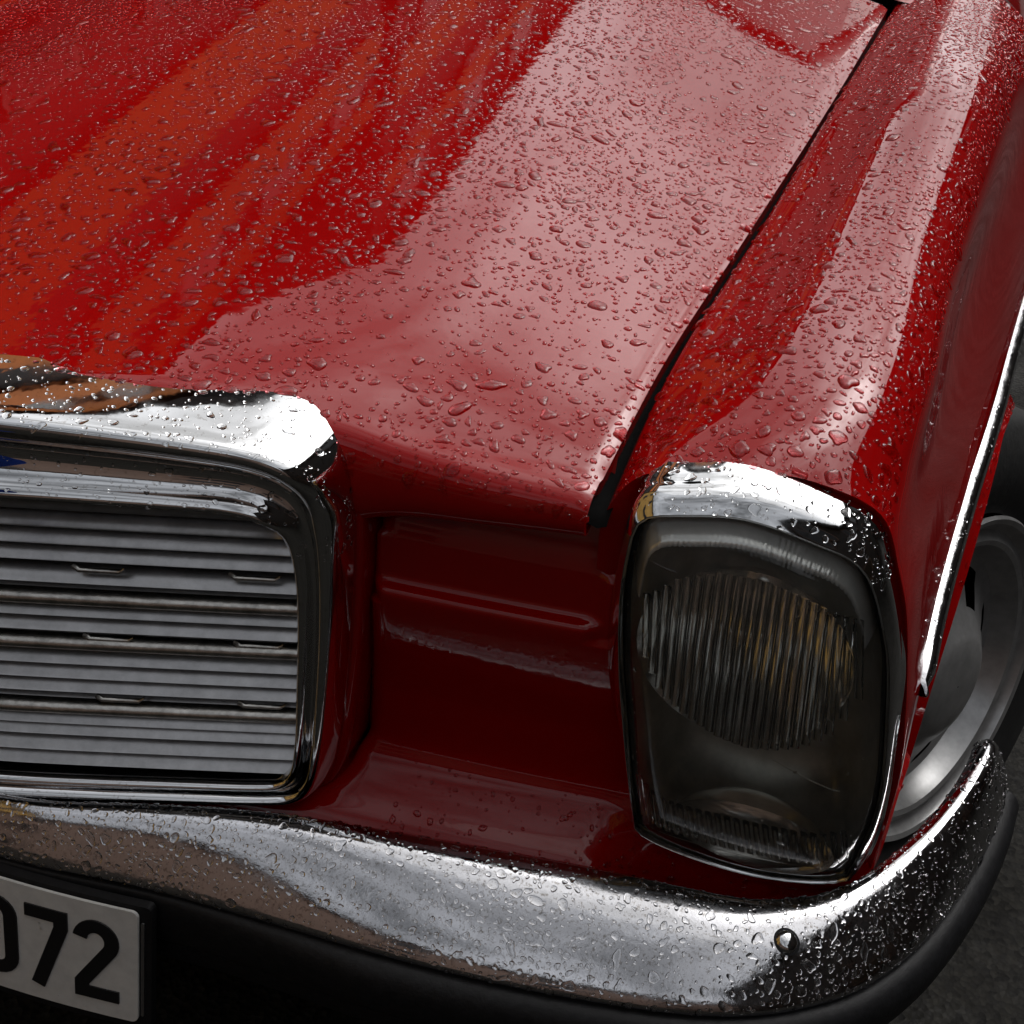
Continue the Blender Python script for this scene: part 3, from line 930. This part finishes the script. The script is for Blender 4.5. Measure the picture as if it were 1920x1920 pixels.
for s_ in (-0.36, 0.36):
    box('front_seat', (s_, 2.25, 0.98), (0.50, 0.16, 0.62), M['black'], car, 0.06, (math.radians(-12), 0, 0))
box('dashboard', (0, 1.62, 0.94), (1.2, 0.34, 0.10), M['black'], car, 0.02)
# doors, inner body and black blocks added against light leaks
for s in (-1, 1):
    dg = []
    for y in np.linspace(1.306, 3.6, 10):
        dg.append([(s * x, y, z) for x, z in [(.68, .992), (.73, .978), (.780, .942), (.830, .86), (.868, .78), (.887, .71), (.895, .66), (.903, .45), (.88, .25)]])
    grid_obj('door', np.array(dg), M['paint'], car, flip=s < 0, auto=50)
box('nose_light_block', (0, 0.62, 0.50), (0.96, 0.98, 0.42), M['black'], car, 0.02)  # unseen black filler that stops light leaking through the nose
box('chassis', (0, 2.4, 0.50), (1.55, 2.4, 0.50), M['black'], car, 0.02)
box('low_light_block', (0, 0.06, 0.33), (1.0, 0.14, 0.16), M['black'], car, 0.01)  # unseen filler below the nose, also added against leaking light

# ---- the far side of the car, mirrored ------------------------------------------
def mirror_tree(o, parent):
    c = o.copy()
    COL.objects.link(c)
    c.parent = parent
    if parent is car:
        c.scale = (-o.scale[0], o.scale[1], o.scale[2])
        c.location = (-o.location[0], o.location[1], o.location[2])
        c.rotation_euler = (0, 0, -o.rotation_euler[2])
    if 'label' in c:
        del c['label']
    for ch in list(o.children):
        mirror_tree(ch, c)
    return c
for o in (fender, gap_shade, panel, headlight, side_trim):
    mirror_tree(o, car)
wr = mirror_tree(wheel, car)
wr.rotation_euler = (0, 0, math.radians(-30))

# ================================================================== RAIN
def water(name, meshobj, count, parent, rmed=0.0011, sig=0.5, rmax=0.0055, flt=None, nup=0.12, flat=0.55, seed=1, hint=(0, 0, 1), wmat='water'):
    """drops standing on a mesh: each an irregular cap; one uncountable mass per panel"""
    g = np.random.default_rng(seed)
    me = meshobj.data
    me.calc_loop_triangles()
    nv = len(me.vertices)
    co = np.empty(nv * 3); me.vertices.foreach_get('co', co); co = co.reshape(-1, 3)
    vn = np.empty(nv * 3); me.vertices.foreach_get('normal', vn); vn = vn.reshape(-1, 3)
    nt = len(me.loop_triangles)
    tr = np.empty(nt * 3, np.int32); me.loop_triangles.foreach_get('vertices', tr); tr = tr.reshape(-1, 3)
    A, B, C = co[tr[:, 0]], co[tr[:, 1]], co[tr[:, 2]]
    ar = 0.5 * np.linalg.norm(np.cross(B - A, C - A), axis=1)
    cen = (A + B + C) / 3
    fn = np.cross(B - A, C - A); fn /= np.maximum(np.linalg.norm(fn, axis=1), 1e-12)[:, None]
    if np.sum(ar * (fn @ np.array(hint, float))) < 0:
        fn = -fn
    ok = fn[:, 2] > nup
    if flt is not None:
        ok &= flt(cen, fn)
    ar = ar * ok
    ph = g.random(9) * 6.283
    blot = sum(np.sin(cen @ (g.standard_normal(3) * fq) + ph[k_]) for k_, fq in enumerate((14, 14, 24, 24, 40, 40)))
    ar = ar * np.clip(1.0 + 0.2 * blot, 0.15, 3.0)
    idx = g.choice(nt, count, p=ar / ar.sum())
    u, v = g.random(count), g.random(count)
    sw_ = u + v > 1
    u[sw_], v[sw_] = 1 - u[sw_], 1 - v[sw_]
    P = A[idx] + (B - A)[idx] * u[:, None] + (C - A)[idx] * v[:, None]
    N = vn[tr[idx, 0]] * (1 - u - v)[:, None] + vn[tr[idx, 1]] * u[:, None] + vn[tr[idx, 2]] * v[:, None]
    N /= np.linalg.norm(N, axis=1)[:, None]
    N = np.where((np.sum(N * fn[idx], axis=1) < 0)[:, None], -N, N)
    R = np.minimum(rmed * np.exp(sig * g.standard_normal(count)), rmax)
    # keep drops from overlapping, largest first
    o = np.argsort(-R)
    P, N, R = P[o], N[o], R[o]
    cell = 2.2 * rmax
    H, keep = {}, []
    K = np.floor(P / cell).astype(int)
    for i in range(count):
        kx, ky, kz = K[i]
        bad = False
        for a_ in (-1, 0, 1):
            for b_ in (-1, 0, 1):
                for c_ in (-1, 0, 1):
                    for j in H.get((kx + a_, ky + b_, kz + c_), ()):
                        d = P[i] - P[j]
                        if d[0] * d[0] + d[1] * d[1] + d[2] * d[2] < (1.12 * (R[i] + R[j])) ** 2:
                            bad = True; break
                    if bad: break
                if bad: break
            if bad: break
        if not bad:
            H.setdefault((kx, ky, kz), []).append(i)
            keep.append(i)
    P, N, R = P[keep], N[keep], R[keep]
    n = len(P)
    T = np.cross(N, np.array([0.3, 0.9, 0.1])); T /= np.linalg.norm(T, axis=1)[:, None]
    W = np.cross(N, T)
    V_all, F_all, base = [], [], 0
    for lo_, hi_ in ((0.0026, 1.0), (0.0013, 0.0026), (0.0, 0.0013)):
        sel = np.where((R > lo_) & (R <= hi_))[0]
        if not len(sel):
            continue
        big = lo_ > 0
        if lo_ > 0.002:
            seg, fr_ = 24, [(1.0, -0.06), (0.985, 0.12), (0.94, 0.30), (0.86, 0.50), (0.74, 0.69), (0.58, 0.84), (0.38, 0.94), (0.18, 0.99)]
        elif big:
            seg, fr_ = 12, [(1.0, -0.06), (0.97, 0.16), (0.86, 0.50), (0.62, 0.80), (0.30, 0.96)]
        else:
            seg, fr_ = 7, [(1.0, -0.05), (0.90, 0.45), (0.50, 0.88)]
        m = len(sel)
        an = np.linspace(0, 2 * np.pi, seg, endpoint=False)
        rot = g.random(m) * 2 * np.pi
        el = 1 + np.abs(g.standard_normal(m)) * (0.26 if big else 0.14)
        rad = np.ones((m, seg))
        for h_, amp in ((2, 0.10), (3, 0.10), (4, 0.06)):
            rad += (amp * 1.15 if big else amp * 0.6) * g.standard_normal((m, 1)) * np.cos(h_ * an[None] + g.random((m, 1)) * 6.283)
        rad = np.clip(rad, 0.55, 1.5)
        ux, uy = rad * np.cos(an) * el[:, None], rad * np.sin(an) / np.sqrt(el)[:, None]
        cx, sx = np.cos(rot)[:, None], np.sin(rot)[:, None]
        X, Y = ux * cx - uy * sx, ux * sx + uy * cx
        hgt = (flat + 0.2 * g.random(m)) * R[sel] * np.clip(1.25 - R[sel] / 0.0045, 0.45, 1.0)
        shx, shy = 0.10 * g.standard_normal(m), 0.10 * g.standard_normal(m) - 0.12
        rings_ = []
        for f_, h_ in fr_:
            Pt = (P[sel][:, None] + (T[sel][:, None] * (X * f_ + (shx * h_)[:, None])[..., None] + W[sel][:, None] * (Y * f_ + (shy * h_)[:, None])[..., None]) * R[sel][:, None, None]
                  + N[sel][:, None] * (hgt * h_)[:, None, None])
            rings_.append(Pt)
        apex = (P[sel] + T[sel] * (shx * R[sel])[:, None] + W[sel] * (shy * R[sel])[:, None] + N[sel] * hgt[:, None])[:, None]
        VV = np.concatenate(rings_ + [apex], 1)
        k_ = VV.shape[1]
        fl = []
        for r_ in range(len(fr_) - 1):
            for s_ in range(seg):
                s2 = (s_ + 1) % seg
                fl.append((r_ * seg + s_, r_ * seg + s2, (r_ + 1) * seg + s2))
                fl.append((r_ * seg + s_, (r_ + 1) * seg + s2, (r_ + 1) * seg + s_))
        l_ = (len(fr_) - 1) * seg
        for s_ in range(seg):
            fl.append((l_ + s_, l_ + (s_ + 1) % seg, len(fr_) * seg))
        fl = np.array(fl)
        F_all.append((fl[None] + (np.arange(m) * k_)[:, None, None] + base).reshape(-1, 3))
        V_all.append(VV.reshape(-1, 3))
        base += m * k_
    V = np.concatenate(V_all); F = np.concatenate(F_all)
    wm = bpy.data.meshes.new(name)
    wm.vertices.add(len(V)); wm.vertices.foreach_set('co', V.astype(np.float32).ravel())
    wm.loops.add(F.size); wm.loops.foreach_set('vertex_index', F.astype(np.int32).ravel())
    wm.polygons.add(len(F))
    wm.polygons.foreach_set('loop_start', np.arange(0, F.size, 3, dtype=np.int32))
    wm.polygons.foreach_set('use_smooth', np.ones(len(F), bool))
    wm.update()
    ob = link(name, wm, M[wmat], parent, 'stuff')
    return ob

hood_f = lambda c, n: (c[:, 0] > -0.50) & (c[:, 2] > 0.775)
water('raindrops', hood, 44000, hood, 0.00130, 0.60, 0.0075, hood_f, 0.25, 0.45, seed=3, wmat='water_red')
water('raindrops', fender, 12500, fender, 0.00130, 0.60, 0.0075, lambda c, n: n[:, 2] > 0.5, 0.5, 0.45, seed=4, wmat='water_red')
water('raindrops', bumper, 8500, bumper, 0.0012, 0.52, 0.0045, None, -0.15, 0.5, seed=5)
water('raindrops', grille, 1900, grille, 0.0009, 0.55, 0.0034, lambda c, n: (c[:, 2] > 0.72) & (n[:, 1] < 0.9), 0.0, 0.5, seed=6, hint=(0, -1, 0))
water('raindrops', headlight, 330, headlight, 0.0014, 0.5, 0.0042, lambda c, n: c[:, 2] > 0.77, 0.2, 0.45, seed=7, hint=(0, -1, 0.2))
water('raindrops', panel, 420, panel, 0.0011, 0.5, 0.0032, lambda c, n: (c[:, 2] < 0.485) & (n[:, 1] < 0.5) & (c[:, 0] > 0.36), 0.2, seed=8, hint=(0, -1, 0), wmat='water_red')
water('raindrops', side_trim, 160, side_trim, 0.0008, 0.4, 0.0016, None, 0.2, 0.5, seed=9, hint=(1, 0, 0))

water('raindrops', number_plate, 90, number_plate, 0.0009, 0.4, 0.0018, lambda c, n: n[:, 1] < -0.8, -1.0, 0.4, seed=10, hint=(0, -1, 0))
water('raindrops', lens, 70, headlight, 0.0009, 0.5, 0.0022, lambda c, n: n[:, 1] < -0.5, -1.0, 0.45, seed=12, hint=(0, -1, 0))

# ================================================================== HOUSES mirrored in the paint and chrome
def plaster(name, c):
    return mat_plain(name, c, 0.85, 0, 1.5, 0.18)
HM = {'orange': plaster('orange_plaster', (0.60, 0.165, 0.022)), 'brown': plaster('brown_brick', (0.13, 0.085, 0.066)), 'ochre': plaster('ochre_plaster', (0.50, 0.29, 0.07)),
      'umber': plaster('umber_render', (0.014, 0.006, 0.005)), 'grey': plaster('grey_render', (0.018, 0.015, 0.014)), 'tile': mat_plain('roof_tile', (0.05, 0.03, 0.025), 0.8, 0, 3, 0.3), 'win': mat_plain('dark_pane', (0.015, 0.016, 0.018), 0.3, spec=0.2),
      'frame': mat_plain('brown_frame', (0.09, 0.05, 0.035), 0.6)}
def house(label, x0, x1, y0, y1, h, wall, face, floors=3, bays=4):
    """gabled town house; face = side turned to the car: '+x', '-x', '+y'"""
    e = empty('house', ((x0 + x1) / 2, (y0 + y1) / 2, 0))
    tag(e, label, 'house', 'houses mirrored in the car')
    cx, cy = (x0 + x1) / 2, (y0 + y1) / 2
    box('wall', (0, 0, h / 2), (x1 - x0, y1 - y0, h), HM[wall], e)
    hx, hy = (x1 - x0) / 2 + 0.35, (y1 - y0) / 2 + 0.02
    rh = 2.0
    if face in ('+x', '-x'):
        V = [(-hx, -hy, h + .01), (hx, -hy, h + .01), (hx, hy, h + .01), (-hx, hy, h + .01), (0, -hy, h + rh), (0, hy, h + rh)]
        F = [(0, 1, 4), (2, 3, 5), (1, 2, 5, 4), (3, 0, 4, 5), (0, 3, 2, 1)]
    else:
        V = [(-hx, -hy - .33, h + .01), (hx, -hy - .33, h + .01), (hx, hy + .33, h + .01), (-hx, hy + .33, h + .01), (-hx, 0, h + rh), (hx, 0, h + rh)]
        F = [(0, 3, 4), (1, 5, 2), (0, 4, 5, 1), (3, 2, 5, 4), (0, 1, 2, 3)]
    link('roof', mesh_from('roof', V, F, smooth=False), HM['tile'], e)
    L = (y1 - y0) if face in ('+x', '-x') else (x1 - x0)
    for f in range(floors):
        for b in range(bays):
            s = -L / 2 + (b + 0.5) * L / bays
            z = (f + 0.55) * h / floors
            ww, wh = min(1.1, 0.5 * L / bays), 0.55 * h / floors
            if face in ('+x', '-x'):
                sg = 1 if face == '+x' else -1
                xw = sg * ((x1 - x0) / 2 + 0.03)
                w = box('window', (xw, s, z), (0.10, ww, wh), HM['frame'], e)
                box('pane', (sg * 0.045, 0, 0), (0.04, ww - 0.16, wh - 0.16), HM['win'], w)
            else:
                w = box('window', (s, (y1 - y0) / 2 + 0.03, z), (ww, 0.10, wh), HM['frame'], e)
                box('pane', (0, 0.045, 0), (ww - 0.16, 0.04, wh - 0.16), HM['win'], w)
    return e
def bands(e, x, y0, y1, zs):
    for z0, z1 in zs:
        box('facade_band', (x, 0, (z0 + z1) / 2), (0.14, y1 - y0 - 0.2, z1 - z0), HM['orange'], e)
hA = house('dark house with orange bands mirrored in the bonnet', -12.0, -6.0, 3.4, 12.6, 9.5, 'umber', '+x', 4, 5)
bands(hA, 3.05, 3.4, 12.6, ((5.35, 6.7), (7.6, 8.3), (8.8, 9.25)))
hB = house('taller dark house mirrored beside the banded one', -12.0, -6.0, 13.2, 34.0, 13.0, 'umber', '+x', 4, 8)
bands(hB, 3.05, 13.2, 34.0, ((8.6, 9.6), (10.9, 11.4)))
house('ochre plastered house mirrored in the chrome', -12.0, -6.0, -14.0, 3.0, 9.0, 'ochre', '+x', 3, 4)
house('brown brick house mirrored in the bumper', -8.0, 9.0, -14.0, -8.5, 6.0, 'brown', '+y', 3, 6)
house('dark house across the street mirrored in the wing', 4.8, 11.0, -5.0, 22.0, 5.8, 'grey', '-x', 3, 9)
house('added low dark house closing the street and hiding the low sky', -5.5, 12.0, 40.0, 46.0, 8.0, 'grey', '+y', 2, 6)  # added, unseen: shuts out the bright sky near the horizon
